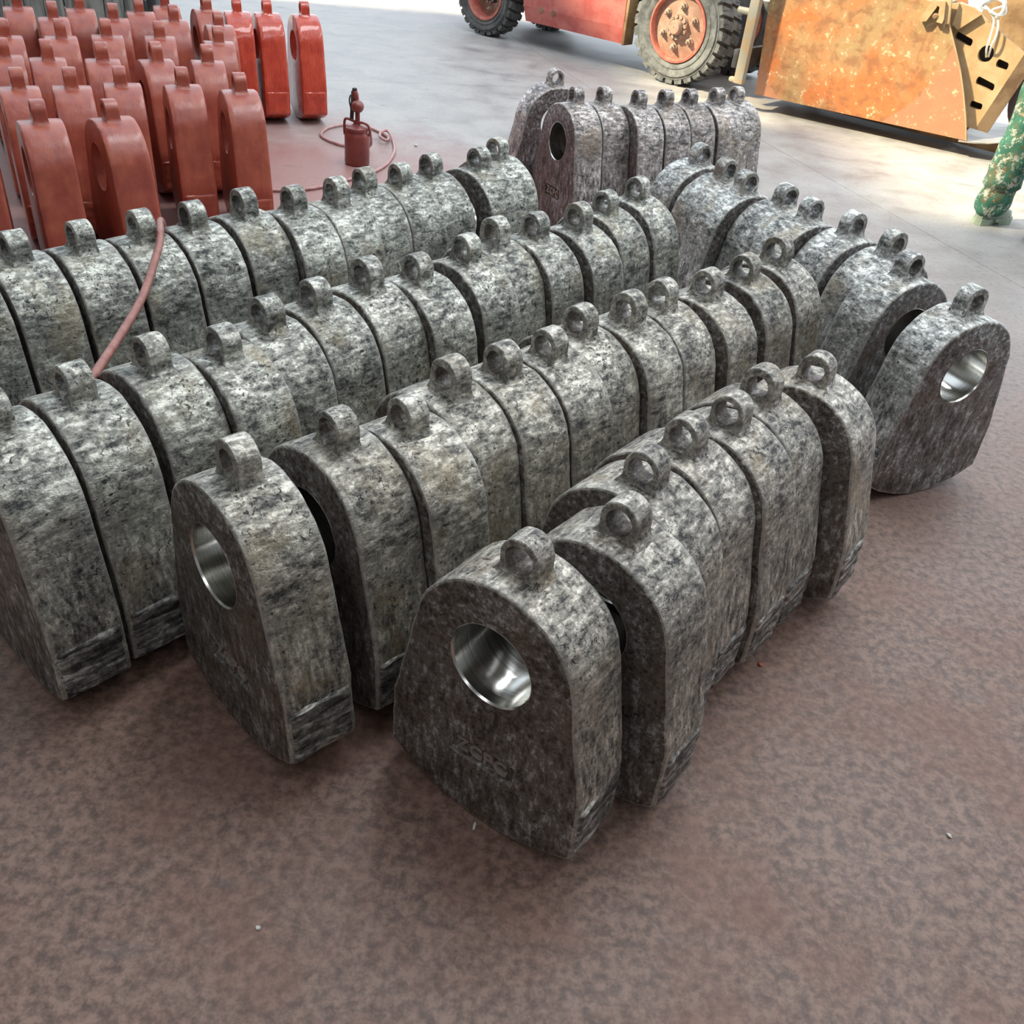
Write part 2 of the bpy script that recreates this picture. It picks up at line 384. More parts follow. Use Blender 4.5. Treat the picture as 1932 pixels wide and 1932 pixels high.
def body_mesh(name, seed, stamp):
    bm = bmesh.new()
    rows = [(0.0, 0.007), (0.0018, 0.0026), (0.006, 0.0004)] + [(0.006 + (HT - 0.012) * k / 8, 0.0) for k in range(1, 8)] + [(HT - 0.006, 0.0004), (HT - 0.0018, 0.0026), (HT, 0.007)]
    rings = []
    for t, ins in rows:
        ring = []
        for p, n in zip(OUT, NRM):
            d = rough(p, t, seed) - ins + 0.0022 * noise.noise(Vector((p[0] * 30 + seed, p[1] * 30, round(t / HT) * 9.0))) * (1 if ins > 0.002 else 0.4)
            ring.append(bm.verts.new((p[0] + n.x * d, t, p[1] + n.y * d)))
        rings.append(ring)
    for a, b in zip(rings[:-1], rings[1:]):
        for k in range(N): bm.faces.new((a[k], a[(k + 1) % N], b[(k + 1) % N], b[k])).material_index = 0
    nh = 48; rh = HB + 0.0035
    hole = lambda t: [bm.verts.new((rh * math.cos(2 * math.pi * k / nh), t, HZC + rh * math.sin(2 * math.pi * k / nh))) for k in range(nh)]
    def cap(ring, t, st):
        hv = hole(t); loops = [ring, hv]
        if st:
            w_, z0, z1, dp = STAMP
            q = [bm.verts.new((u, t, z)) for u, z in ((-w_, z0), (w_, z0), (w_ + .002, z1), (-w_ - .001, z1 - .003))]; loops.append(q)
            qi = [bm.verts.new((u, t + dp, z)) for u, z in ((-w_ + .005, z0 + .004), (w_ - .005, z0 + .005), (w_ - .003, z1 - .004), (-w_ + .004, z1 - .007))]
            for k in range(4): bm.faces.new((q[k], q[(k + 1) % 4], qi[(k + 1) % 4], qi[k])).material_index = 1
            bm.faces.new(qi).material_index = 1
        fl = [v for l in loops for v in l]
        for a, b, c in tessellate_polygon([[Vector((v.co.x, v.co.z, 0)) for v in l] for l in loops]):
            try: bm.faces.new((fl[a], fl[b], fl[c])).material_index = 1
            except ValueError: pass
        return hv
    ha = cap(rings[0], 0.0, stamp); hb = cap(rings[-1], HT, False)
    for k in range(nh): bm.faces.new((ha[k], ha[(k + 1) % nh], hb[(k + 1) % nh], hb[k])).material_index = 1
    me = mesh_of(name, bm, 40); return me
def bore_mesh():
    bm = bmesh.new(); ro = HB + 0.0034
    M = Matrix.Translation((0, 0, HZC)) @ Matrix.Rotation(R(-90), 4, 'X')
    add_lathe(bm, [(ro, -0.0008), (ro - 0.0008, -0.0012), (HB, 0.0035), (HB, HT - 0.0035), (ro - 0.0008, HT + 0.0012), (ro, HT + 0.0008)], 56, M, closed=True)
    return mesh_of('bore_lining', bm, 14)
def lug_mesh(seed):
    bm = bmesh.new()
    surf = lambda u: HZC + math.sqrt(HR * HR - u * u)
    rnd = random.Random(seed); rl = LUGR + rnd.uniform(-0.001, 0.0035); zl = LUGZ + rnd.uniform(-0.004, 0.003); hr = 0.0262 + rnd.uniform(-0.001, 0.002)
    L = [(-0.056, surf(.056) - 0.006, 1), (-0.049, surf(.049) + 0.002, .8), (-rl - 0.003, surf(.044) + 0.007, .35), (-rl, surf(.041) + 0.016, 0)]
    A = [(rl * math.cos(th), zl + rl * math.sin(th), 0) for th in [math.pi - math.pi * k / 18 for k in range(19)]]
    P = L + A + [(-u, z, g) for u, z, g in L[::-1]] + [(0.03, surf(.03) - 0.012, 0), (-0.03, surf(.03) - 0.012, 0)]
    P = P[::-1]
    lt = 0.0265 + rnd.uniform(-0.002, 0.002); mid = HT / 2 + rnd.uniform(-.006, .006)
    n2 = len(P); nr = normals([(p[0], p[1]) for p in P])
    rows = [(-1, 0.003), (-0.93, 0.0006), (-0.5, 0), (0, 0), (0.5, 0), (0.93, 0.0006), (1, 0.003)]
    rings = []
    for s, ins in rows:
        ring = []
        for p, n in zip(P, nr):
            d = -ins + 0.0014 * noise.noise(Vector((p[0] * 50 + seed, s * 2, p[1] * 50)))
            ring.append(bm.verts.new((p[0] + n.x * d, mid + s * (lt + 0.006 * p[2]), p[1] + n.y * d)))
        rings.append(ring)
    for a, b in zip(rings[:-1], rings[1:]):
        for k in range(n2): bm.faces.new((a[k], a[(k + 1) % n2], b[(k + 1) % n2], b[k]))
    nh = 24
    def hole(y, e):
        return [bm.verts.new(((hr + e + 0.002 * noise.noise(Vector((math.cos(a) * 2 + seed, math.sin(a) * 2, 0)))) * math.cos(a), y, zl - 0.002 + (hr + e) * math.sin(a))) for a in [2 * math.pi * k / nh for k in range(nh)]]
    hs = [hole(mid - lt, 0.0012), hole(mid - lt * .9, 0), hole(mid + lt * .9, 0), hole(mid + lt, 0.0012)]
    for a, b in zip(hs[:-1], hs[1:]):
        for k in range(nh): bm.faces.new((a[k], a[(k + 1) % nh], b[(k + 1) % nh], b[k])).material_index = 1  # darker steel inside the lug eye, its shade put into the colour
    for ring, h in ((rings[0], hs[0]), (rings[-1], hs[-1])):
        fl = ring + h
        for a, b, c in tessellate_polygon([[Vector((v.co.x, v.co.z, 0)) for v in l] for l in (ring, h)]):
            try: bm.faces.new((fl[a], fl[b], fl[c]))
            except ValueError: pass
    return mesh_of('lifting_lug', bm, 28)
def pad_mesh(side, seed):
    bm = bmesh.new(); pr = 0.0045; nz, ntt = 16, 14; z0, z1 = HZ0 - 0.003, 0.202
    g = []
    for i in range(nz + 1):
        s = i / nz; z = z0 + (z1 - z0) * s; u = HWB + (HW - HWB) * (z - HZ0) / (HZ1 - HZ0); row = []
        for j in range(ntt + 1):
            t = 0.003 + (HT - 0.006) * j / ntt
            edge = 0.0 if (i in (0, nz) or j in (0, ntt)) else 1.0
            zz = z + (0.006 * noise.noise(Vector((t * 30, seed, side))) if i == nz else 0)
            d = -0.005 if not edge else pr * (0.75 + 0.9 * noise.noise(Vector((t * 22 + seed, z * 70, side * 5))) + 0.7 * noise.noise(Vector((t * 70 + seed, z * 110, 3))))
            if edge and i == nz - 1: d += 0.002
            row.append(bm.verts.new((side * (u + d), t, zz)))
        g.append(row)
    for i in range(nz):
        for j in range(ntt): bm.faces.new((g[i][j], g[i][j + 1], g[i + 1][j + 1], g[i + 1][j]))
    bm.faces.new([g[0][j] for j in range(ntt + 1)] + [g[i][ntt] for i in range(1, nz + 1)] + [g[nz][j] for j in range(ntt - 1, -1, -1)] + [g[i][0] for i in range(nz - 1, 0, -1)])
    return mesh_of('wear_pad', bm, 50)
def text_mesh(body, size, extrude, offset=0.0):
    cu = bpy.data.curves.new('lettering', 'FONT'); cu.body = body; cu.size = size; cu.extrude = extrude; cu.offset = offset; cu.resolution_u = 3
    cu.align_x = 'CENTER'; cu.align_y = 'CENTER'; cu.space_character = 1.12
    o = bpy.data.objects.new('lettering', cu); COL.objects.link(o)
    me = bpy.data.meshes.new_from_object(o.evaluated_get(bpy.context.evaluated_depsgraph_get()))
    bpy.data.objects.remove(o); return me
LET = text_mesh('ZCPC', 0.046, 0.005, 0.0013)
LET.transform(Matrix.Translation((0, STAMP[3] - 0.003, (STAMP[1] + STAMP[2]) / 2)) @ Matrix.Rotation(R(90), 4, 'X') @ Matrix.Scale(0.95, 4, Vector((1, 0, 0))))
LET.materials.append(flat('worn_raised_letter', (0.30, 0.25, 0.215), 0.5, 0.2, var=0.3, scale=60))
BODY = [body_mesh('body', s, False) for s in (1.3, 5.7, 11.1)]; BODY_ST = [body_mesh('body', s, True) for s in (2.9, 8.8)]
for b in BODY + BODY_ST: b.materials.append(M_RIM); b.materials.append(M_FACE)
BORE = bore_mesh(); BORE.materials.append(M_BORE)
LUG = [lug_mesh(s) for s in (1, 2, 3, 4)]
PAD = [[pad_mesh(sd, s) for sd in (-1, 1)] for s in (1.0, 4.0)]
for l in LUG: l.materials.append(M_LUG); l.materials.append(M_FACE)
for p in PAD:
    for q in p: q.materials.append(M_PAD)
def recolour(me, *mats):
    c = me.copy(); c.materials.clear()
    for x in mats: c.materials.append(x)
    return c
RBODY = [recolour(b, M_RED, M_RED) for b in BODY]; RBORE = recolour(BORE, M_RED); RLUG = [recolour(l, M_RED, M_RED) for l in LUG]; RPAD = [[recolour(q, M_RED) for q in p] for p in PAD]
WBODY = recolour(BODY[1], M_WET, M_HALF); WBORE = recolour(BORE, M_WET); WLUG = recolour(LUG[0], M_WET, M_WET); WPAD = [recolour(q, M_WET) for q in PAD[0]]
hn = [0]
def hammer(x, y, yaw, rock, label, group, tint=(1, 1, 1), kind='steel', stamp=False):
    i = hn[0]; hn[0] += 1; rnd = random.Random(i * 13 + 5)
    e = empty('hammer_head', (x, y, RB * (1 - math.cos(R(rock))) + 0.0015)); e.rotation_euler = (0, R(rock), R(yaw))
    tag(e, label, 'hammer head', group)
    k = rnd.randrange(8)
    if kind == 'steel': B = BODY_ST[k % 2] if stamp else BODY[k % 3]; O, L, P = BORE, LUG[k % 4], PAD[k % 2]
    elif kind == 'red': B, O, L, P = RBODY[k % 3], RBORE, RLUG[k % 4], RPAD[k % 2]
    else: B, O, L, P = WBODY, WBORE, WLUG, WPAD
    j = rnd.uniform(0.86, 1.12); parts = [obj('body', B, e), obj('lifting_lug', L, e), obj('bore_lining', O, e), obj('wear_pad', P[0], e), obj('wear_pad', P[1], e)]
    if stamp:
        q = obj('cast_lettering', LET, e); parts.append(q)
    for q in parts: q.color = (tint[0] * j, tint[1] * j, tint[2] * j, 1)
    return e
ORD = ['first', 'second', 'third', 'fourth', 'fifth', 'sixth', 'seventh', 'eighth', 'ninth', 'tenth', 'eleventh', 'twelfth', 'thirteenth', 'fourteenth', 'fifteenth']
INFO = {
    'A': ('the short front row', 'grey hammers of the short front row', (1.0, 0.96, 0.92)),
    'B': ('the second grey row from the front', 'grey hammers of the second row', (1.0, 0.98, 0.93)),
    'C': ('the third grey row from the front', 'grey hammers of the third row', (0.96, 0.99, 0.96)),
    'D': ('the fourth grey row from the front', 'grey hammers of the fourth row', (0.93, 0.98, 0.96)),
    'E': ('the far grey row by the forklift', 'grey hammers of the far row', (1.05, 0.99, 1.04)),
    'F': ('the right-hand grey row beside bare floor', 'grey hammers of the right-hand row', (1.12, 1.17, 1.22)),
}
SPECIAL = {
    ('A', 0): 'foremost grey hammer with shiny bore and cast lettering, leading the short front row',
    ('A', 6): 'farthest brownish hammer of the short front row, standing apart with wide open lug',
    ('B', 0): 'leading grey hammer of the second row, with bore seen at a slant',
    ('E', 0): 'dark hammer turned broadside behind the far row, round lug against bare floor',
    ('E', 1): 'purplish hammer with bore and small cast lettering at left end of far row',
    ('F', 8): 'grey hammer at near end of right-hand row, whole broad face and bore showing',
    ('C', 0): 'big grey hammer cut by the left edge, lead of the third row',
}
SKIP = {('A', 0), ('B', 0), ('E', 1)}
for key, lst in ROWS.items():
    where, grp, tint = INFO[key]
    for i, (x, y, yaw, rock) in enumerate(lst):
        j = len(lst) - 1 - i if key == 'F' else (i if key != 'E' else i)
        lab = SPECIAL.get((key, i))
        if not lab:
            if key == 'E': lab = '%s grey hammer from the left in %s' % (ORD[i - 1], where)
            else: lab = '%s grey hammer from the near end of %s' % (ORD[j], where)
        tk = 1.35 if (key == 'F' and i == 8) else 1.0
        hammer(x, y, yaw, rock, lab, grp, tuple(c * tk for c in tint), 'steel', (key, i) in SKIP)
for r, lst in enumerate(RED_ROWS):
    for i, (x, y, yaw) in enumerate(lst):
        if r == 5 and i == 5:
            hammer(x, y, yaw, 0.6, 'glossy wet red hammer touching the last dull red row, leftmost of three glossy ones', 'glossy wet red hammers', kind='wet'); continue
        lab = '%s dull red hammer from the left in the %s red row from the front' % (ORD[i], ORD[r])
        hammer(x, y, yaw, random.uniform(-.4, .4), lab, 'dull red painted hammers', kind='red')
hammer(*WET[0], 0.5, 'glossy wet red hammer with half-painted grey face, middle one of three glossy ones', 'glossy wet red hammers', kind='wet')
hammer(*WET[1], -0.5, 'rightmost glossy wet red hammer, standing alone on the bare floor', 'glossy wet red hammers', kind='wet')
# ------------------------------------------------------------------ more materials
def two(name, a, b, rough=0.55, metal=0.0, scale=9, lo=0.42, hi=0.58, bump=0.15, stretch=(1, 1, 1), spk=None, rnd=True):
    t = NT(name); v = t.coords(scale=stretch, rnd=rnd); f = t.noise(v, scale, 7, 0.66, 0.3)
    c = t.ramp(f, [(lo, a), (hi, b)])
    if spk:
        g = t.noise(v, scale * 4.2, 6, 0.7); c = t.mix(t.ramp(g, [(0.62, 0.0), (0.70, 0.85)]), c, spk)
    t.out('Base Color', c); t.set('Roughness', rough); t.set('Metallic', metal); t.bump(f, bump, 0.006); return t.m
M_TYRE = two('dusty_tyre_rubber', (0.095, 0.10, 0.10), (0.18, 0.19, 0.19), 0.75, scale=12)
M_TYRE2 = two('dark_tyre_rubber', (0.055, 0.054, 0.055), (0.12, 0.118, 0.112), 0.75, scale=14)
M_RIM_RED = two('faded_red_rim', (0.42, 0.115, 0.085), (0.52, 0.18, 0.13), 0.5, scale=14)
M_DISC = two('rusty_orange_disc', (0.30, 0.165, 0.115), (0.40, 0.255, 0.19), 0.6, scale=8, spk=(0.30, 0.15, 0.08))
M_NUT = two('dusty_wheel_nut', (0.26, 0.18, 0.13), (0.40, 0.31, 0.24), 0.55, scale=30)
M_SKIRT = two('faded_red_bodywork', (0.47, 0.105, 0.088), (0.56, 0.165, 0.135), 0.42, scale=6, spk=(0.33, 0.10, 0.08))
M_DARK = two('greasy_dark_steel', (0.022, 0.024, 0.03), (0.055, 0.053, 0.055), 0.6, scale=8)
M_MAST = two('worn_mast_paint', (0.30, 0.30, 0.26), (0.36, 0.27, 0.17), 0.55, scale=9, spk=(0.30, 0.20, 0.12))
M_WOOD = two('weathered_board', (0.15, 0.15, 0.145), (0.33, 0.33, 0.30), 0.8, scale=3, stretch=(7, 7, 0.7), bump=0.4)
M_WHITE = flat('white_wire', (0.75, 0.74, 0.70), 0.45)
M_ORANGE = None
def orange():
    t = NT('rusted_orange_paint'); v = t.coords('Object', rnd=False)
    a = t.noise(v, 1.9, 6, 0.6, 0.5); b = t.noise(v, 9, 7, 0.66, 0.3); f = t.noise(v, 30, 6, 0.7)
    c = t.ramp(a, [(0.38, (0.34, 0.225, 0.108)), (0.47, (0.38, 0.205, 0.092)), (0.56, (0.47, 0.155, 0.050))])
    c = t.mix(t.ramp(b, [(0.40, 0.7), (0.5, 0.0)]), c, (0.23, 0.105, 0.05))
    # repainted corner: beyond a curved edge the paint is pinker
    sx = t.n('ShaderNodeSeparateXYZ'); t.l(v, sx.inputs[0])
    d = t.n('ShaderNodeVectorMath', operation='DISTANCE'); t.l(v, d.inputs[0]); d.inputs[1].default_value = (0.62, 0.0, 0.75)
    dd = t.math('ADD', d.outputs['Value'], t.math('MULTIPLY', t.math('SUBTRACT', b, 0.5), 0.10))
    c = t.mix(t.ramp(dd, [(0.735, 0.0), (0.745, 0.85)]), c, (0.41, 0.185, 0.105))
    c = t.mix(t.ramp(t.math('ADD', t.math('MULTIPLY', b, 0.5), t.math('MULTIPLY', f, 0.5)), [(0.555, 0.0), (0.60, 0.85)]), c, (0.60, 0.45, 0.28))
    t.out('Base Color', c); t.set('Roughness', 0.5); t.bump(t.math('ADD', b, f), 0.3, 0.006); return t.m
M_ORANGE = orange()
M_TAN = two('tan_painted_plate', (0.38, 0.25, 0.125), (0.46, 0.33, 0.19), 0.5, scale=5, spk=(0.45, 0.22, 0.10))
M_BROWN = two('brown_rust_plate', (0.20, 0.115, 0.055), (0.34, 0.22, 0.115), 0.55, scale=5)
M_SHEET = two('scuffed_grey_sheet', (0.30, 0.28, 0.26), (0.50, 0.46, 0.40), 0.4, 0.4, scale=5, stretch=(1, 6, 1))
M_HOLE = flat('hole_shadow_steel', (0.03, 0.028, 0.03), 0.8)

# ------------------------------------------------------------------ forklift (x forward, y away from us, z up)
FK = empty('forklift', (1.06, 8.75, 0), math.atan2(-0.60908, 0.79311))
tag(FK, 'red forklift with big dusty tyres, standing on the bare floor at the back', 'forklift')
YM = Matrix.Rotation(R(90), 4, 'X')      # lathe axis -> towards us
def wheel(name, cx, cz, Rt, rim, width, y0, mt, mdisc, nblk, simple):
    tm = Matrix.Translation((cx, y0, cz))
    bm = bmesh.new(); k = Rt / 0.45
    P = [(rim, -0.03), (rim + .012 * k, -0.004), (rim + .03 * k, 0.004), (rim + .05 * k, 0.006), (rim + .056 * k, 0.0), (Rt * .80, 0.006), (Rt * .83, 0.012), (Rt * .855, 0.012), (Rt * .87, 0.0), (Rt * .90, 0.002), (Rt - .04 * k, -.012), (Rt - .028 * k, -.03)]
    P += [(r, -width - h) for r, h in P[::-1]]
    add_lathe(bm, P, 64, YM)
    W = obj(name, mesh_of(name, bm, 40), FK, mt); W.location = (cx, y0, cz)
    bm = bmesh.new()
    add_lathe(bm, [(rim + .006, -0.012), (rim + .004, 0.006), (rim - .012, 0.008), (rim - .022, -0.004), (rim - .026, -0.05), (rim - .03, -width + .05), (rim, -width + .03)], 56, YM)
    obj('rim', mesh_of('rim', bm, 40), W, M_RIM_RED)
    bm = bmesh.new(); dr = rim - .024; dz = -0.045 if not simple else -0.13
    add_lathe(bm, [(dr + .004, dz - .02), (dr, dz), (dr * .6, dz + .012), (0.10 * k, dz + .02), (0.10 * k, dz + .03), (0, dz + .03)], 48, YM)
    obj('wheel_disc', mesh_of('wheel_disc', bm, 35), W, mdisc)
    bm = bmesh.new()
    add_lathe(bm, [(0.10 * k, dz + .028), (0.096 * k, dz + .048), (0.075 * k, dz + .05), (0.062 * k, dz + .05), (0.058 * k, dz + .085), (0.048 * k, dz + .10), (0.006, dz + .102), (0.0, dz + .094)], 36, YM)
    obj('hub_cap', mesh_of('hub_cap', bm, 35), W, mdisc if not simple else M_DARK)
    nb = bmesh.new(); add_lathe(nb, [(0.016 * k, 0), (0.016 * k, 0.012 * k), (0, 0.012 * k)], 6, YM); me = mesh_of('hub_bolt', nb, 30); me.materials.append(M_NUT)
    for i in range(12):
        a = 2 * math.pi * i / 12 + .2; o = obj('hub_bolt', me, W); o.location = (0.082 * k * math.cos(a), -(dz + .048), 0.082 * k * math.sin(a))
    nb = bmesh.new(); add_lathe(nb, [(0.032 * k, -0.006), (0.032 * k, 0.008), (0.024 * k, 0.010)], 16, YM); add_lathe(nb, [(0.024 * k, 0.008), (0.022 * k, 0.034 * k), (0.013 * k, 0.038 * k), (0.011 * k, 0.056 * k), (0, 0.056 * k)], 6, YM)
    me = mesh_of('wheel_nut', nb, 30); me.materials.append(M_NUT)
    for i in range(6):
        a = 2 * math.pi * i / 6 + 0.42; o = obj('wheel_nut', me, W); o.location = (0.158 * k * math.cos(a), -(dz + .014), 0.158 * k * math.sin(a))
    # tread blocks, two staggered rows
    bb = bmesh.new(); tl = 2 * math.pi * Rt / nblk * 0.72
    add_prism(bb, [(-tl / 2, -.045 * k), (tl / 2, -.045 * k), (tl / 2 * .92, 0.0), (-tl / 2 * .92, 0.0)], 0.002, width * .50, f=lambda u, t, z: (u + (t - .02) * .28, t, z - (0.008 * k if t < 0.01 else 0)))
    add_box(bb, (0, width * .12, 0.0005), (0.006, width * .24, 0.004))
    me = mesh_of('tread_block', bb, 30); me.materials.append(mt)
    for i in range(nblk):
        for row in (0, 1):
            a = 2 * math.pi * (i + .5 * row) / nblk
            o = obj('tread_block', me, W); Mx = Matrix.Rotation(a, 4, 'Y') @ Matrix.Translation((0, 0, Rt))
            if row: Mx = Mx @ Matrix.Translation((0, width, 0)) @ Matrix.Rotation(math.pi, 4, 'Z')
            o.matrix_local = Mx
    return W
wheel('front_wheel', -0.17, 0.45, 0.45, 0.272, 0.30, 0.0, M_TYRE, M_DISC, 28, False)
wheel('rear_wheel', -2.42, 0.362, 0.362, 0.222, 0.22, 0.02, M_TYRE2, M_DISC, 26, True)
wheel('front_wheel', -0.17, 0.45, 0.45, 0.272, 0.30, 0.95, M_TYRE2, M_DISC, 28, False)
wheel('rear_wheel', -2.42, 0.362, 0.362, 0.222, 0.22, 0.98, M_TYRE2, M_DISC, 26, True)
def fpart(name, mat, *boxes, bev=0.012):
    bm = bmesh.new()
    for b in boxes: add_box(bm, b[0], b[1], b[2] if len(b) > 2 else None, bev)
    return obj(name, mesh_of(name, bm, 35), FK, mat)
bm = bmesh.new()    # side skirt, bowed plate with a dark return at its front end
def skirt(u, t, z): return (u, t + 0.05 * max(0, (0.42 - z) / 0.2) ** 2 * 0.6, z)
for k in range(6):
    z0 = 0.215 + 0.13 * k; z1 = z0 + 0.13
    add_prism(bm, [(-1.90 - 0.02 * k, z0), (-0.745, z0), (-0.745, z1), (-1.92 - 0.02 * k, z1)], 0.03, 0.07, f=skirt)
bmesh.ops.remove_doubles(bm, verts=bm.verts, dist=0.0005)
SK = obj('side_skirt', mesh_of('side_skirt', bm, 50), FK, M_SKIRT)
bm = bmesh.new(); add_box(bm, (-0.725, 0.10, 0.60), (0.03, 0.14, 0.78), None, 0.006)
obj('skirt_flange', mesh_of('skirt_flange', bm), SK, M_BROWN)
for px, pz in ((-1.70, 0.34), (-1.55, 0.335)):
    bm = bmesh.new(); add_lathe(bm, [(0.026, 0), (0.022, 0.004), (0, 0.004)], 16, Matrix.Translation((px, 0.034, pz)) @ YM)
    obj('skirt_plug', mesh_of('skirt_plug', bm), SK, M_BROWN)
fpart('chassis', M_DARK, ((-1.25, 0.62, 0.50), (2.6, 0.62, 0.40)), ((-0.17, 0.62, 0.45), (0.16, 1.0, 0.16)), ((-2.42, 0.62, 0.362), (0.14, 1.0, 0.14)), ((-1.3, 0.62, 0.80), (1.1, 1.0, 0.3)))
fpart('hood', M_SKIRT, ((-1.55, 0.62, 1.02), (1.0, 1.0, 0.18)), bev=0.04)
fpart('front_fender', M_SKIRT, ((-0.2, 0.15, 1.0), (0.95, 0.34, 0.03)), ((-0.2, 1.09, 1.0), (0.95, 0.34, 0.03)))
fpart('counterweight', M_SKIRT, ((-2.75, 0.62, 0.98), (0.62, 1.2, 0.42)), ((-2.92, 0.62, 0.62), (0.28, 1.1, 0.5)), bev=0.06)
fpart('seat', M_DARK, ((-1.45, 0.62, 1.18), (0.5, 0.5, 0.14)), ((-1.72, 0.62, 1.45), (0.12, 0.5, 0.5)), bev=0.05)
for sx, sy in ((-0.45, 0.12), (-0.45, 1.12), (-2.1, 0.12), (-2.1, 1.12)): fpart('guard_post', M_DARK, ((sx, sy, 1.58), (0.06, 0.06, 1.1)))
fpart('overhead_guard', M_DARK, *[((-0.5 - 0.18 * k, 0.62, 2.14), (0.04, 1.05, 0.04)) for k in range(10)], ((-1.28, 0.12, 2.14), (1.75, 0.06, 0.06)), ((-1.28, 1.12, 2.14), (1.75, 0.06, 0.06)))
bm = bmesh.new(); add_tube(bm, [(-0.92 + 0.17 * math.cos(a), 0.62 + 0.17 * math.sin(a), 1.32 + .06 * math.cos(a)) for a in [2 * math.pi * k / 24 for k in range(25)]], 0.014, 8); add_tube(bm, [(-0.92, .62, 1.3), (-0.6, .62, 0.95)], .02, 8); add_box(bm, (-0.92, .62, 1.31), (.32, .03, .02))
obj('steering_wheel', mesh_of('steering_wheel', bm), FK, M_DARK)
# mast: worn outer channel nearest to us with its foot, darker inner rails
for yy, zb in ((-0.27, 0.195), (1.40, 0.205)):
    bm = bmesh.new(); add_box(bm, (0.655, yy, zb + 1.15), (0.078, 0.05, 2.3), None, 0.006); add_box(bm, (0.655, yy + 0.05, zb + 1.15), (0.02, 0.08, 2.3), None, 0.004)
    M_ = obj('mast_channel', mesh_of('mast_channel', bm), FK, M_MAST)
    bm = bmesh.new(); add_box(bm, (0.60, yy + .02, zb + .018), (0.09, 0.05, 0.04), None, 0.016); obj('mast_foot', mesh_of('mast_foot', bm), M_, M_MAST)
    bm = bmesh.new(); add_lathe(bm, [(.025, 0), (.025, .10), (0, .10)], 14, Matrix.Translation((0.61, yy + .02, 0.70)) @ Matrix.Rotation(R(-90), 4, 'Y')); obj('mast_pin', mesh_of('mast_pin', bm), M_, M_MAST)
fpart('inner_mast_rail', M_DARK, ((0.60, 0.22, 1.25), (0.07, 0.05, 2.1)), ((0.60, 0.98, 1.25), (0.07, 0.05, 2.1)), bev=.004)
fpart('lift_cylinder', M_SHEET, ((0.57, 0.34, 0.85), (0.05, 0.05, 1.2)), ((0.57, 0.88, 0.85), (0.05, 0.05, 1.2)), bev=.02)
fpart('mast_crossbar', M_DARK, ((0.50, 0.62, 0.34), (0.05, 1.5, 0.14)))
fpart('mast_crossbar', M_DARK, ((0.62, 0.54, 2.45), (0.06, 1.82, 0.12)))
fpart('mast_crossbar', M_DARK, ((0.62, 0.54, 1.2), (0.05, 1.74, 0.10)))
fpart('carriage', M_DARK, ((0.72, 0.62, 0.22), (0.05, 1.0, 0.10)), ((0.72, 0.62, 0.62), (0.05, 1.0, 0.10)))
for yy in (0.44, 0.95):
    bm = bmesh.new(); add_box(bm, (0.79, yy, 0.42), (0.05, 0.12, 0.78), None, .006); add_box(bm, (1.78, yy, 0.064), (2.05, 0.12, 0.062), None, .006)
    obj('fork', mesh_of('fork', bm), FK, M_BROWN)

# ------------------------------------------------------------------ orange steel box carried on the forks
BX = empty('orange_steel_box', (1.573, 8.188, 0), math.atan2(-0.48722, 0.87328))
tag(BX, 'rusted orange steel box of heavy plates resting on the forklift forks', 'steel box')
def bpart(name, bm, mat, parent=None, sm=35): return obj(name, mesh_of(name, bm, sm), parent or BX, mat)
bm = bmesh.new(); FACE = [(0, .122), (1.674, .118), (1.60, .30), (1.462, .571), (1.21, .955), (-.066, .955)]
add_prism(bm, FACE, 0.0, 0.028); bmesh.ops.recalc_face_normals(bm, faces=bm.faces)
bpart('front_plate', bm, M_ORANGE, sm=20)
bm = bmesh.new(); add_prism(bm, [(0.028, .122), (0.85, .122), (0.85, .955), (0.028, .955)], 0.0, 0.025, f=lambda u, t, z: (t - .066 * (z - .12) / .84, u, z)); bpart('end_plate', bm, M_ORANGE)
bm = bmesh.new(); add_box(bm, (0.8, 0.44, .135), (1.55, 0.82, .026)); bpart('bottom_plate', bm, M_BROWN)
bm = bmesh.new(); add_prism(bm, [(0, .122), (1.6, .118), (1.21, .955), (-.066, .955)], 0.84, 0.865); bpart('rear_plate', bm, M_ORANGE)
bm = bmesh.new(); add_box(bm, (0.58, 0.35, .92), (1.2, 0.62, .026)); bpart('deck_plate', bm, M_BROWN)
for i in range(7):
    bm = bmesh.new(); add_box(bm, (0.12 + .18 * i, 0.03, .965), (0.10, 0.05, .022), None, .004); bpart('edge_tooth', bm, M_TAN)
bm = bmesh.new()    # weld bead along the slanted edge
for p, q in zip(FACE[1:5], FACE[2:6]):
    pass
add_tube(bm, smooth_path([(u - .004, -.001, z) for u, z in FACE[1:5]], 10), .006, 6); bpart('weld_bead', bm, M_TAN)
# lifting bracket shaped like two splayed legs with a pin
bm = bmesh.new(); add_prism(bm, [(1.085, .838), (1.10, .822), (1.138, .833), (1.178, .925), (1.178, .97), (1.142, .97)], -0.055, -0.0, bev=0)
add_prism(bm, [(1.208, .838), (1.248, .834), (1.252, .86), (1.226, .97), (1.178, .97), (1.178, .938), (1.198, .93)], -0.055, -0.0)
BR_ = bpart('lifting_bracket', bm, M_TAN)
bm = bmesh.new(); add_lathe(bm, [(.020, -.01), (.020, .06), (.012, .066), (0, .066)], 14, Matrix.Translation((1.189, 0, .872)) @ YM); bpart('bracket_pin', bm, M_BROWN, BR_)
bm = bmesh.new(); add_box(bm, (1.252, -.012, .93), (.035, .03, .20), Matrix.Rotation(R(-14), 3, 'Y'), .004); bpart('edge_bar', bm, M_TAN)
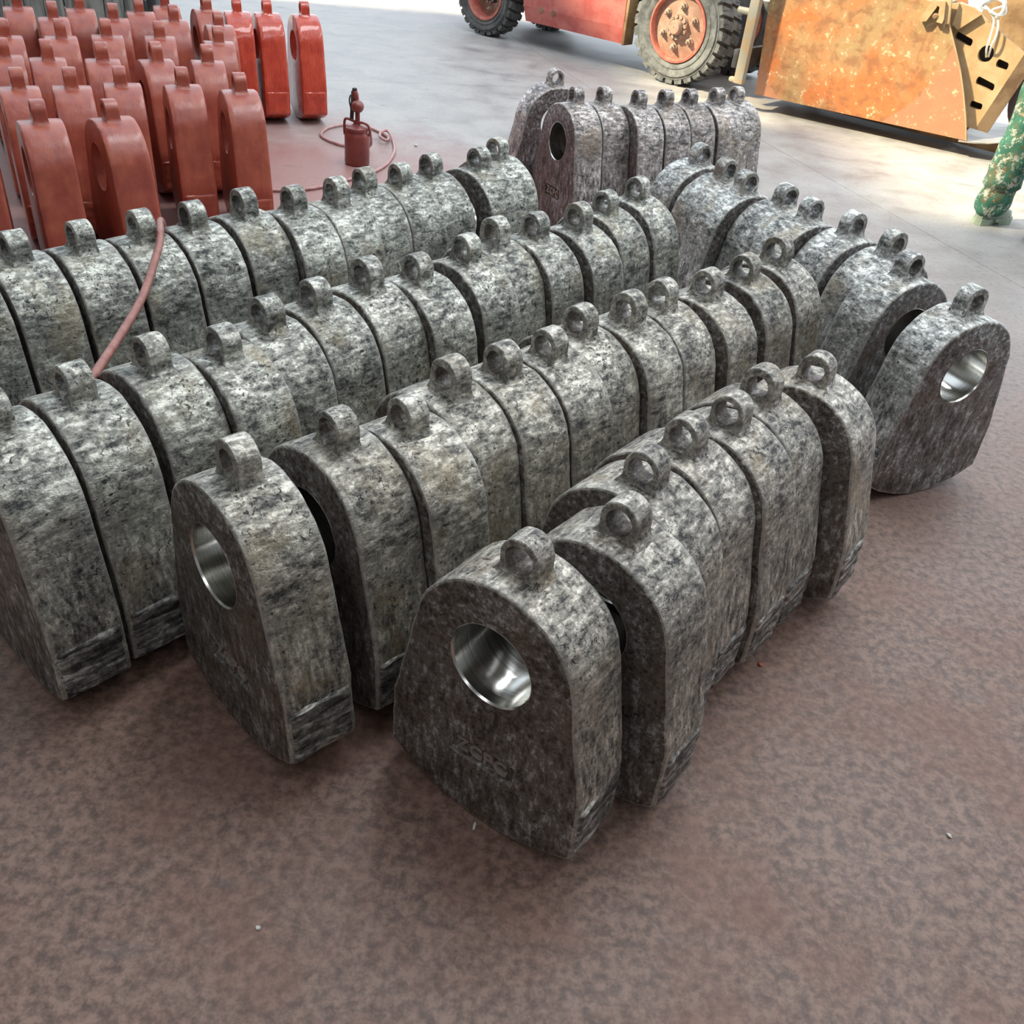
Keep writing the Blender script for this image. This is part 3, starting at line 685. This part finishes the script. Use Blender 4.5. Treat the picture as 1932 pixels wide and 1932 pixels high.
# slotted plate behind the slanted edge
def slot(u0, z0, u1, z1, h, n=5):
    a = math.atan2(z1 - z0, u1 - u0); r = h / 2; pts = []
    for c, s in (((u1, z1), -math.pi / 2), ((u0, z0), math.pi / 2)):
        for k in range(n + 1):
            th = a + s + math.pi * k / n
            cc = 0.55
            pts.append((c[0] - math.cos(a) * r * (1 if c[0] == u1 else -1) * .6 + r * math.cos(th) * cc + r * (1 - cc) * 0, c[1] - math.sin(a) * r * (1 if c[0] == u1 else -1) * .6 + r * math.sin(th)))
    return pts
SL = empty('slotted_plate', (0, 0, 0)); SL.parent = BX
bpy.data.objects.remove(SL)
holes = [[(1.580 + .052 * math.cos(2 * math.pi * k / 28), .680 + .056 * math.sin(2 * math.pi * k / 28)) for k in range(28)],
         slot(1.335, .768, 1.468, .728, .05), slot(1.578, .512, 1.716, .474, .052), slot(1.668, .642, 1.756, .622, .052), slot(1.592, .350, 1.684, .338, .046)]
bm = bmesh.new(); add_prism(bm, [(1.15, .22), (1.62, .192), (1.690, .188), (1.826, .722), (1.405, .945), (1.30, .965), (1.15, .93)], 0.10, 0.165, holes)
SL = bpart('slotted_plate', bm, M_TAN, sm=25)
bm = bmesh.new(); add_prism(bm, [(1.25, .26), (1.66, .26), (1.775, .68), (1.42, .86), (1.25, .86)], .19, .21); bpart('hole_shade_sheet', bm, M_HOLE, SL)  # added dark sheet behind the slots, stands in for the shade inside them
bm = bmesh.new(); add_prism(bm, [(1.300, .83), (1.345, .80), (1.465, .915), (1.405, .95), (1.30, .965)], 0.06, 0.10); bpart('ridge_bar', bm, M_TAN, SL)
bm = bmesh.new(); V = [bm.verts.new(p) for p in ((1.690, .10, .188), (1.826, .10, .722), (1.91, .15, .69), (1.775, .15, .172), (1.690, .20, .188), (1.826, .20, .722), (1.91, .20, .69), (1.775, .20, .172))]
for f in ((0, 1, 2, 3), (4, 7, 6, 5), (0, 3, 7, 4), (1, 5, 6, 2), (2, 6, 7, 3), (0, 4, 5, 1)): bm.faces.new([V[i] for i in f])
bpart('plate_flange', bm, M_BROWN, SL)
bm = bmesh.new(); add_prism(bm, [(1.35, .40), (2.25, .45), (2.2, 1.35), (1.45, 1.35)], 0.50, 0.54); BP = bpart('rear_wall_plate', bm, M_BROWN)
bm = bmesh.new(); add_lathe(bm, [(.045, 0), (.04, .012), (.024, .014), (.022, .05), (0, .052)], 6, Matrix.Translation((1.86, .50, .93)) @ YM); bpart('wall_bolt', bm, M_SHEET, BP)
bm = bmesh.new(); add_lathe(bm, [(0, 0), (.30, 0), (.30, .7), (0, .7)], 40, Matrix.Translation((2.12, 1.0, .42)) @ YM); bpart('dark_drum', bm, two('maroon_drum_paint', (0.05, 0.028, 0.032), (0.09, 0.04, 0.045), 0.5))
bm = bmesh.new()    # bent grey sheet lying under the plates
prof = [(0.0, .112), (.10, .116), (.20, .13), (.30, .155), (.40, .19), (.5, .215)]
for (u0, z0), (u1, z1) in zip(prof[:-1], prof[1:]):
    vs = [bm.verts.new(p) for p in ((1.62 + u0, -.02 + .25 * u0, z0), (1.62 + u1, -.02 + .25 * u1, z1), (1.60 + u1, .62, z1 + .02), (1.60 + u0, .62, z0 + .02), (1.62 + u0, -.02 + .25 * u0, z0 - .008), (1.62 + u1, -.02 + .25 * u1, z1 - .008), (1.60 + u1, .62, z1 + .012), (1.60 + u0, .62, z0 + .012))]
    for f in ((0, 1, 2, 3), (7, 6, 5, 4), (0, 4, 5, 1), (3, 2, 6, 7)): bm.faces.new([vs[i] for i in f])
bmesh.ops.remove_doubles(bm, verts=bm.verts, dist=.0005); bpart('bent_sheet', bm, M_SHEET, sm=50)
# white wires knotted above and looped through the round hole
for k, pts in enumerate(([(1.585, .13, .66), (1.578, .06, .72), (1.575, .05, .80), (1.56, .05, .90), (1.50, .04, .96), (1.44, .05, .99), (1.40, .08, 1.06)],
                         [(1.60, .13, .665), (1.605, .05, .74), (1.612, .04, .82), (1.585, .04, .91), (1.53, .03, .955), (1.60, .05, 1.0), (1.55, .06, 1.04), (1.46, .05, .985), (1.36, .07, 1.02)],
                         [(1.52, .03, .95), (1.58, .02, .935), (1.62, .04, .95), (1.585, .05, 1.01), (1.50, .04, 1.02), (1.45, .03, .97), (1.50, .05, .955)],
                         [(1.57, .03, .92), (1.60, .02, .97), (1.565, .03, 1.06), (1.50, .04, 1.08)])):
    bm = bmesh.new(); add_tube(bm, smooth_path(pts, 8), .0075 if k < 3 else .010, 7); tag(bpart('wire_loop', bm, M_WHITE), '', '') if 0 else bpart('wire_loop', bm, M_WHITE)
bm = bmesh.new(); add_tube(bm, smooth_path([(-.05, .06, .78), (-.10, .08, .775), (-.16, .10, .772), (-.26, .10, .768)], 6), .006, 6); add_tube(bm, smooth_path([(-.05, .06, .78), (-.03, .05, .83), (.02, .04, .86)], 6), .006, 6)
bpart('tie_wire', bm, M_WHITE)

# ------------------------------------------------------------------ weathered boards behind the red hammers
WD = empty('board_stack', (-4.2, 7.75, 0), R(4)); tag(WD, 'upright weathered grey boards standing behind the red hammers', 'boards')
bd = bmesh.new(); add_box(bd, (0, 0, 0.75), (0.145, 0.035, 1.5), None, .006); bme = mesh_of('board', bd); bme.materials.append(M_WOOD)
for k in range(14):
    o = obj('board', bme, WD); o.location = (-1.10 + .152 * k, random.uniform(-.012, .012), 0); o.rotation_euler = (0, R(random.uniform(-.6, .6)), 0); o.scale.z = random.uniform(.96, 1.04)
for z in (0.3, 1.15):
    bm = bmesh.new(); add_box(bm, (-.1, .06, z), (2.2, .07, .10), None, .006); obj('batten', mesh_of('batten', bm), WD, M_WOOD)
bm = bmesh.new(); add_box(bm, (1.02, 0.02, 0.75), (.07, .12, 1.5), None, .006); obj('end_post', mesh_of('end_post', bm), WD, M_DARK)

# ------------------------------------------------------------------ spray cup and hoses
CN = empty('spray_gun', (-1.128, 5.476, 0), R(-8)); tag(CN, 'red paint-covered spray gun standing on its cup on the stained floor', 'spray gun')
def cpart(name, bm, mat=None, parent=None): return obj(name, mesh_of(name, bm, 40), parent or CN, mat or M_RED)
bm = bmesh.new(); add_lathe(bm, [(0, .002), (.066, .002), (.071, .008), (.071, .155), (.069, .168), (.062, .180), (.062, .190), (0, .19)], 40); CUP = cpart('paint_cup', bm, M_CUP)
bm = bmesh.new(); add_lathe(bm, [(.062, .186), (.066, .188), (.066, .203), (.060, .208), (.030, .216), (.020, .222), (.020, .235), (0, .235)], 40); cpart('cup_lid', bm, M_CUP)
bm = bmesh.new(); W_ = [(-.074, 0, .155), (-.076, 0, .19), (-.072, 0, .232), (-.055, -.004, .243), (-.02, -.008, .237), (.01, -.008, .232), (.04, -.006, .232), (.064, 0, .222), (.075, 0, .20), (.076, 0, .165)]
pts = smooth_path(W_, 6)
for a, b in zip(pts[:-1], pts[1:]): pass
add_tube(bm, pts, .0075, 8); cpart('clamp_bail', bm, M_CUP)
bm = bmesh.new(); add_tube(bm, smooth_path([(.004, 0, .22), (.004, 0, .28), (.003, 0, .33), (-.004, 0, .36), (-.014, 0, .40)], 5), .014, 12, radii=[.0135] * 12 + [.014, .014, .015, .016, .017, .017, .016, .014, .010]); G_ = cpart('gun_body', bm, M_CUP)
bm = bmesh.new(); add_box(bm, (-.026, 0, .315), (.020, .022, .16), Matrix.Rotation(R(4), 3, 'Y'), .006); cpart('gun_handle', bm, M_DARK, G_)
bm = bmesh.new(); add_lathe(bm, [(0, .034), (.018, .031), (.029, .020), (.034, .004), (.035, -.006), (.033, -.016), (.02, -.02)], 28, Matrix.Translation((.010, -.018, .318)) @ YM); cpart('air_cap', bm, M_CUP, G_)
bm = bmesh.new(); add_lathe(bm, [(.012, 0), (.014, .008), (.013, .02), (0, .024)], 16, Matrix.Translation((-.012, 0, .388))); cpart('hanging_hook', bm, M_DARK, G_)
bm = bmesh.new(); add_tube(bm, smooth_path([(-.036, 0, .37), (-.044, 0, .34), (-.036, 0, .30), (-.034, 0, .26)], 5), .004, 6); cpart('trigger', bm, M_DARK, G_)
M_HOSE = two('red_brown_hose', (0.27, 0.095, 0.075), (0.36, 0.15, 0.12), 0.42, scale=30)
M_HOSE2 = two('pink_hose', (0.42, 0.20, 0.19), (0.50, 0.30, 0.29), 0.4, scale=30)
bm = bmesh.new(); zf = .0095
P_ = [(-1.085, 5.62, .17), (-1.09, 5.70, .06), (-1.15, 5.80, zf), (-1.267, 5.779, zf), (-1.342, 5.821, zf), (-1.40, 5.87, zf), (-1.452, 5.95, zf), (-1.462, 6.06, zf), (-1.435, 6.17, zf), (-1.36, 6.27, zf), (-1.25, 6.30, zf), (-1.195, 6.247, zf), (-1.121, 6.174, zf), (-1.055, 6.08, zf), (-1.04, 5.98, .02), (-1.05, 5.93, .03), (-1.085, 5.97, .036), (-1.10, 6.08, .034), (-1.075, 6.15, .03), (-1.03, 6.07, .02), (-.99, 5.93, zf), (-.962, 5.78, zf), (-.955, 5.62, zf), (-.962, 5.48, zf), (-1.0, 5.33, zf), (-1.07, 5.20, zf), (-1.15, 5.05, zf), (-1.218, 4.952, zf), (-1.285, 4.885, zf), (-1.36, 4.84, zf), (-1.436, 4.812, zf), (-1.55, 4.80, zf), (-1.60, 4.95, zf)]
add_tube(bm, smooth_path(P_, 6), .0085, 8)
tag(obj('spray_hose', mesh_of('spray_hose', bm, 60), None, M_HOSE2), 'thin pinkish hose looping on the floor around the spray cup', 'hose')
bm = bmesh.new()
P_ = [(-1.30, 3.02, .010), (-1.25, 2.95, .012), (-1.20, 2.84, .20), (-1.165, 2.745, .45), (-1.128, 2.645, .588), (-1.100, 2.565, .622), (-1.068, 2.486, .628), (-1.050, 2.424, .612), (-1.037, 2.348, .593), (-1.022, 2.259, .574), (-1.008, 2.163, .560), (-.998, 2.073, .553), (-.986, 1.969, .55), (-.973, 1.873, .552), (-.962, 1.798, .555), (-.962, 1.74, .54), (-.97, 1.70, .50)]
add_tube(bm, smooth_path(P_, 7), .0105, 10)
tag(obj('air_hose', mesh_of('air_hose', bm, 60), None, M_HOSE), 'red-brown hose draped over the fourth grey row down to the third row', 'hose')
# ------------------------------------------------------------------ person walking off at the right edge
def camo():
    t = NT('camouflage_cloth'); v = t.coords('Object', rnd=False)
    a = t.noise(v, 11, 6, 0.72, 0.6); b = t.noise(v, 17, 9, 0.82, 0.3); mv = t.n('ShaderNodeMapping'); mv.inputs['Location'].default_value = (3.1, 7.7, 1.3); t.l(v, mv.inputs['Vector']); d = t.noise(mv.outputs[0], 14, 9, 0.80, 0.4)
    c = t.ramp(a, [(0.44, (0.022, 0.105, 0.072)), (0.50, (0.036, 0.145, 0.102))])
    c = t.mix(t.ramp(d, [(0.53, 0.0), (0.55, 1.0)]), c, (0.12, 0.115, 0.055))
    c = t.mix(t.ramp(b, [(0.53, 0.0), (0.545, 1.0)]), c, (0.42, 0.42, 0.36))
    t.out('Base Color', c); t.set('Roughness', 0.85); t.bump(t.noise(v, 26, 4), 0.3, 0.008); return t.m
M_CAMO = camo()
M_BOOT = two('dusty_green_shoe', (0.20, 0.24, 0.19), (0.30, 0.33, 0.28), 0.6, scale=14)
M_SOLE = two('pale_green_rubber_sole', (0.26, 0.33, 0.25), (0.36, 0.42, 0.33), 0.6, scale=10)
M_SKIN = flat('skin', (0.50, 0.30, 0.21), 0.5, var=0.06); M_HAIR = flat('black_hair', (0.02, 0.018, 0.016), 0.5)
PX, PY, PR = 2.74, 5.67, R(28)
PE = empty('person', (PX, PY, 0), PR); tag(PE, 'person in green camouflage trousers and shoes walking off at right edge', 'person')
def skin_body(name, joints, edges, mat, parent, sub=2):
    bm = bmesh.new(); ly = bm.verts.layers.skin.verify(); vs = []
    for j in joints:
        v = bm.verts.new(j[:3]); r = j[3]; v[ly].radius = (r, r) if not hasattr(r, '__len__') else r; vs.append(v)
    vs[0][ly].use_root = True
    for p, q in edges: bm.edges.new((vs[p], vs[q]))
    me = bpy.data.meshes.new(name); bm.to_mesh(me); bm.free()
    o = bpy.data.objects.new(name, me); COL.objects.link(o)
    sk = o.modifiers.new('s', 'SKIN'); sk.use_smooth_shade = True; ss = o.modifiers.new('d', 'SUBSURF'); ss.levels = ss.render_levels = sub
    bpy.context.view_layer.update()
    nm = bpy.data.meshes.new_from_object(o.evaluated_get(bpy.context.evaluated_depsgraph_get()))
    bpy.data.objects.remove(o); nm.name = name; nm.shade_smooth()
    if mat: nm.materials.clear(); nm.materials.append(mat)
    q = bpy.data.objects.new(name, nm); return link(q, parent)
# local x = walking direction, y = left
LF, RF = Vector((-0.06, 0.10, 0)), Vector((0.05, -0.20, 0))       # ankle ground points
J = [(0, 0, .93, (.15, .11)), (0, 0, 1.08, (.145, .10)), (.01, 0, 1.25, (.165, .11)), (.01, 0, 1.40, (.15, .10)), (.015, 0, 1.47, .065), (.03, 0, 1.54, .058), (.045, 0, 1.62, .088), (.05, 0, 1.69, .085),
     (0, .10, .88, .095), (.0, .11, .50, .062), (LF.x, LF.y, .09, .042), (0.02, -.10, .88, .095), (.05, -.16, .50, .062), (RF.x, RF.y, .09, .042),
     (.0, .18, 1.41, .06), (-.03, .23, 1.13, .045), (.03, .24, .90, .032), (.0, -.18, 1.41, .06), (.03, -.23, 1.13, .045), (.10, -.23, .91, .032)]
ED = [(0, 1), (1, 2), (2, 3), (3, 4), (4, 5), (5, 6), (6, 7), (0, 8), (8, 9), (9, 10), (0, 11), (11, 12), (12, 13), (3, 14), (14, 15), (15, 16), (3, 17), (17, 18), (18, 19)]
BODYP = skin_body('body', J, ED, M_SKIN, PE)
for nm, (hx, hy, hz), s in (('hand', (.04, .24, .85), 1), ('hand', (.11, -.23, .86), -1)):
    hj = [(hx, hy, hz + .03, .026), (hx + .005, hy, hz - .03, (.036, .016))]; he = [(0, 1)]
    for k, (dx, ln) in enumerate(((.030, .068), (.010, .078), (-.010, .072), (-.028, .056))):
        b = len(hj); hj += [(hx + dx, hy, hz - .045, .0095), (hx + dx * 1.05, hy - s * .006, hz - .045 - ln * .55, .0085), (hx + dx * .95, hy - s * .02, hz - .045 - ln, .0075)]; he += [(1, b), (b, b + 1), (b + 1, b + 2)]
    b = len(hj); hj += [(hx + .042, hy - s * .012, hz - .01, .011), (hx + .052, hy - s * .02, hz - .045, .009)]; he += [(0, b), (b, b + 1)]
    skin_body(nm, hj, he, M_SKIN, BODYP, 1)
bm = bmesh.new()
for sy in (-1, 1): bmesh.ops.create_uvsphere(bm, u_segments=12, v_segments=8, radius=.012, matrix=Matrix.Translation((.125, .032 * sy, 1.655)))
obj('eye', mesh_of('eye', bm), BODYP, flat('eye_white', (.6, .6, .58), .3))
bm = bmesh.new(); bmesh.ops.create_uvsphere(bm, u_segments=12, v_segments=8, radius=.02, matrix=Matrix.Translation((.142, 0, 1.63)) @ Matrix.Diagonal((.9, .6, 1.2, 1))); obj('nose', mesh_of('nose', bm), BODYP, M_SKIN)
bm = bmesh.new(); add_tube(bm, smooth_path([(.118, -.026, 1.592), (.13, 0, 1.590), (.118, .026, 1.592)], 5), .006, 8); obj('mouth', mesh_of('mouth', bm), BODYP, flat('lips', (.40, .16, .13), .45))
for sy in (-1, 1):
    bm = bmesh.new(); bmesh.ops.create_uvsphere(bm, u_segments=12, v_segments=8, radius=.03, matrix=Matrix.Translation((.035, .09 * sy, 1.645)) @ Matrix.Diagonal((.7, .35, 1.1, 1))); obj('ear', mesh_of('ear', bm), BODYP, M_SKIN)
bm = bmesh.new(); bmesh.ops.create_uvsphere(bm, u_segments=24, v_segments=16, radius=.105, matrix=Matrix.Translation((.03, 0, 1.685)) @ Matrix.Diagonal((1.0, .92, 1.0, 1)))
bmesh.ops.delete(bm, geom=[v for v in bm.verts if v.co.z < 1.665 and v.co.x > -.02 or v.co.z < 1.60 or v.co.x > .105], context='VERTS'); obj('hair', mesh_of('hair', bm), BODYP, M_HAIR)
JK = [(0, 0, .92, (.185, .14)), (0, 0, 1.08, (.175, .13)), (.01, 0, 1.25, (.195, .14)), (.01, 0, 1.40, (.165, .12)), (.012, 0, 1.475, .075), (.0, .19, 1.41, .08), (-.03, .235, 1.13, .066), (.02, .242, .95, .052), (.0, -.19, 1.41, .08), (.03, -.235, 1.13, .066), (.09, -.235, .96, .052)]
skin_body('jacket', JK, [(0, 1), (1, 2), (2, 3), (3, 4), (3, 5), (5, 6), (6, 7), (3, 8), (8, 9), (9, 10)], M_CAMO, PE)
def trouser_leg(hip, knee, ank, sd):
    """closed baggy leg with gathered folds above the shoe"""
    bm = bmesh.new(); rings = []; ns = 40
    for i in range(45):
        s = i / 44; z = .078 + (0.90 - .078) * s
        c = ank.lerp(knee, (z - .05) / .45) if z < .5 else knee.lerp(hip, (z - .5) / .4)
        r = .098 + .012 * math.sin(z * 5) if z > .22 else .092 + .007 * math.sin((z - .06) * 20)
        if z > .5: r = .1 + (z - .5) * .07
        if i == 0: r -= .016
        fold = (.013 if z < .3 else .006)
        ring = []
        for k in range(ns):
            a = 2 * math.pi * k / ns
            n = noise.noise(Vector((math.cos(a) * 1.6 + sd, math.sin(a) * 1.6, z * 11 + .9 * math.sin(a)))) * fold * .8 + .0035 * math.sin(z * 62 + 2.2 * math.sin(a + sd)) * (1 if z < .34 else .25)
            ring.append(bm.verts.new((c.x + (r * 1.06 + n) * math.cos(a), c.y + (r * .9 + n) * math.sin(a), z - (.025 * (1 - math.cos(a)) * .5 if i < 3 else 0))))
        rings.append(ring)
    for a, b in zip(rings[:-1], rings[1:]):
        for k in range(ns): bm.faces.new((a[k], a[(k + 1) % ns], b[(k + 1) % ns], b[k]))
    bm.faces.new(rings[0][::-1]); bm.faces.new(rings[-1]); return bm
TL = trouser_leg(Vector((0, .10, 0)), Vector((-.02, .105, 0)), Vector((LF.x + .0, LF.y, 0)), 1.0)
merge(TL, trouser_leg(Vector((.02, -.10, 0)), Vector((.05, -.16, 0)), Vector((RF.x, RF.y, 0)), 4.0))
add_box(TL, (0, 0, .90), (.26, .34, .2), None, .08, 3)
obj('trousers', mesh_of('trousers', TL, 60), PE, M_CAMO)
def shoe(c, parent):
    bm = bmesh.new()
    plan = [(-.085, .0), (-.075, .030), (-.03, .036), (.03, .034), (.09, .044), (.14, .044), (.178, .026), (.188, 0)]
    plan = plan + [(x, -y) for x, y in plan[-2:0:-1]]
    def lay(z, sc, dx=0): return [bm.verts.new((c.x + .0 + x * sc * 1.0 + dx, c.y + y * sc, z)) for x, y in plan]
    L = [lay(.033, 1.04), lay(.045, 1.0), lay(.075, .95, -.004), lay(.10, .72, -.035), lay(.13, .52, -.05)]
    for a, b in zip(L[:-1], L[1:]):
        for k in range(len(a)): bm.faces.new((a[k], a[(k + 1) % len(a)], b[(k + 1) % len(a)], b[k]))
    bm.faces.new(L[0][::-1]); bm.faces.new(L[-1])
    S_ = obj('shoe', mesh_of('shoe', bm, 50), parent, M_BOOT)
    bm = bmesh.new()       # heel block and fore sole with an arch gap
    def sl(x0, x1, zb):
        P = [p for p in plan]; lo = []; hi = []
        for x, y in plan:
            xx = max(x0, min(x1, x)); lo.append(bm.verts.new((c.x + .0 + xx * 1.06, c.y + y * 1.2, zb))); hi.append(bm.verts.new((c.x + .0 + xx * 1.06, c.y + y * 1.2, .038)))
        for k in range(len(lo)):
            try: bm.faces.new((lo[k], lo[(k + 1) % len(lo)], hi[(k + 1) % len(lo)], hi[k]))
            except ValueError: pass
        bm.faces.new(lo[::-1]); bm.faces.new(hi)
    sl(-.09, .02, .001); sl(.0, .075, .016); sl(.06, .19, .001)
    obj('sole', mesh_of('sole', bm, 30), S_, M_SOLE)
shoe(LF, PE); shoe(RF, PE)

# ------------------------------------------------------------------ small debris on the floor
def chip(x, y, sx, sy, sz, col, lab, sd):
    bm = bmesh.new(); bmesh.ops.create_icosphere(bm, subdivisions=2, radius=1)
    for v in bm.verts:
        n = 1 + .35 * noise.noise(v.co * 1.7 + Vector((sd, 0, 0))); v.co = Vector((v.co.x * sx * n, v.co.y * sy * n, v.co.z * sz * n))
    o = obj('floor_chip', mesh_of('floor_chip', bm, 30), None, flat('chip_%s' % col[0], col[1], .6, var=.1)); o.location = (x, y, sz * .8); o.rotation_euler.z = sd * 2
    tag(o, lab, 'chip', 'chips lying on the floor')
RC, WC = ('red', (.42, .11, .07)), ('white', (.62, .60, .56))
chip(.660, 1.685, .0075, .006, .004, RC, 'small red paint chip on brown floor right of the short front row', 1.1)
chip(-.003, 1.128, .010, .003, .002, WC, 'pale sliver under the edge of the foremost grey hammer', 2.3)
chip(-.364, .868, .005, .004, .003, WC, 'white crumb on brown floor in the lower left part of the photo', 3.1)
chip(.990, 1.236, .006, .004, .003, WC, 'white crumb on brown floor in the lower right part of the photo', 4.2)
chip(-.86, 5.98, .012, .010, .008, WC, 'white crumb on the bare floor behind the spray hose loop', 5.0)
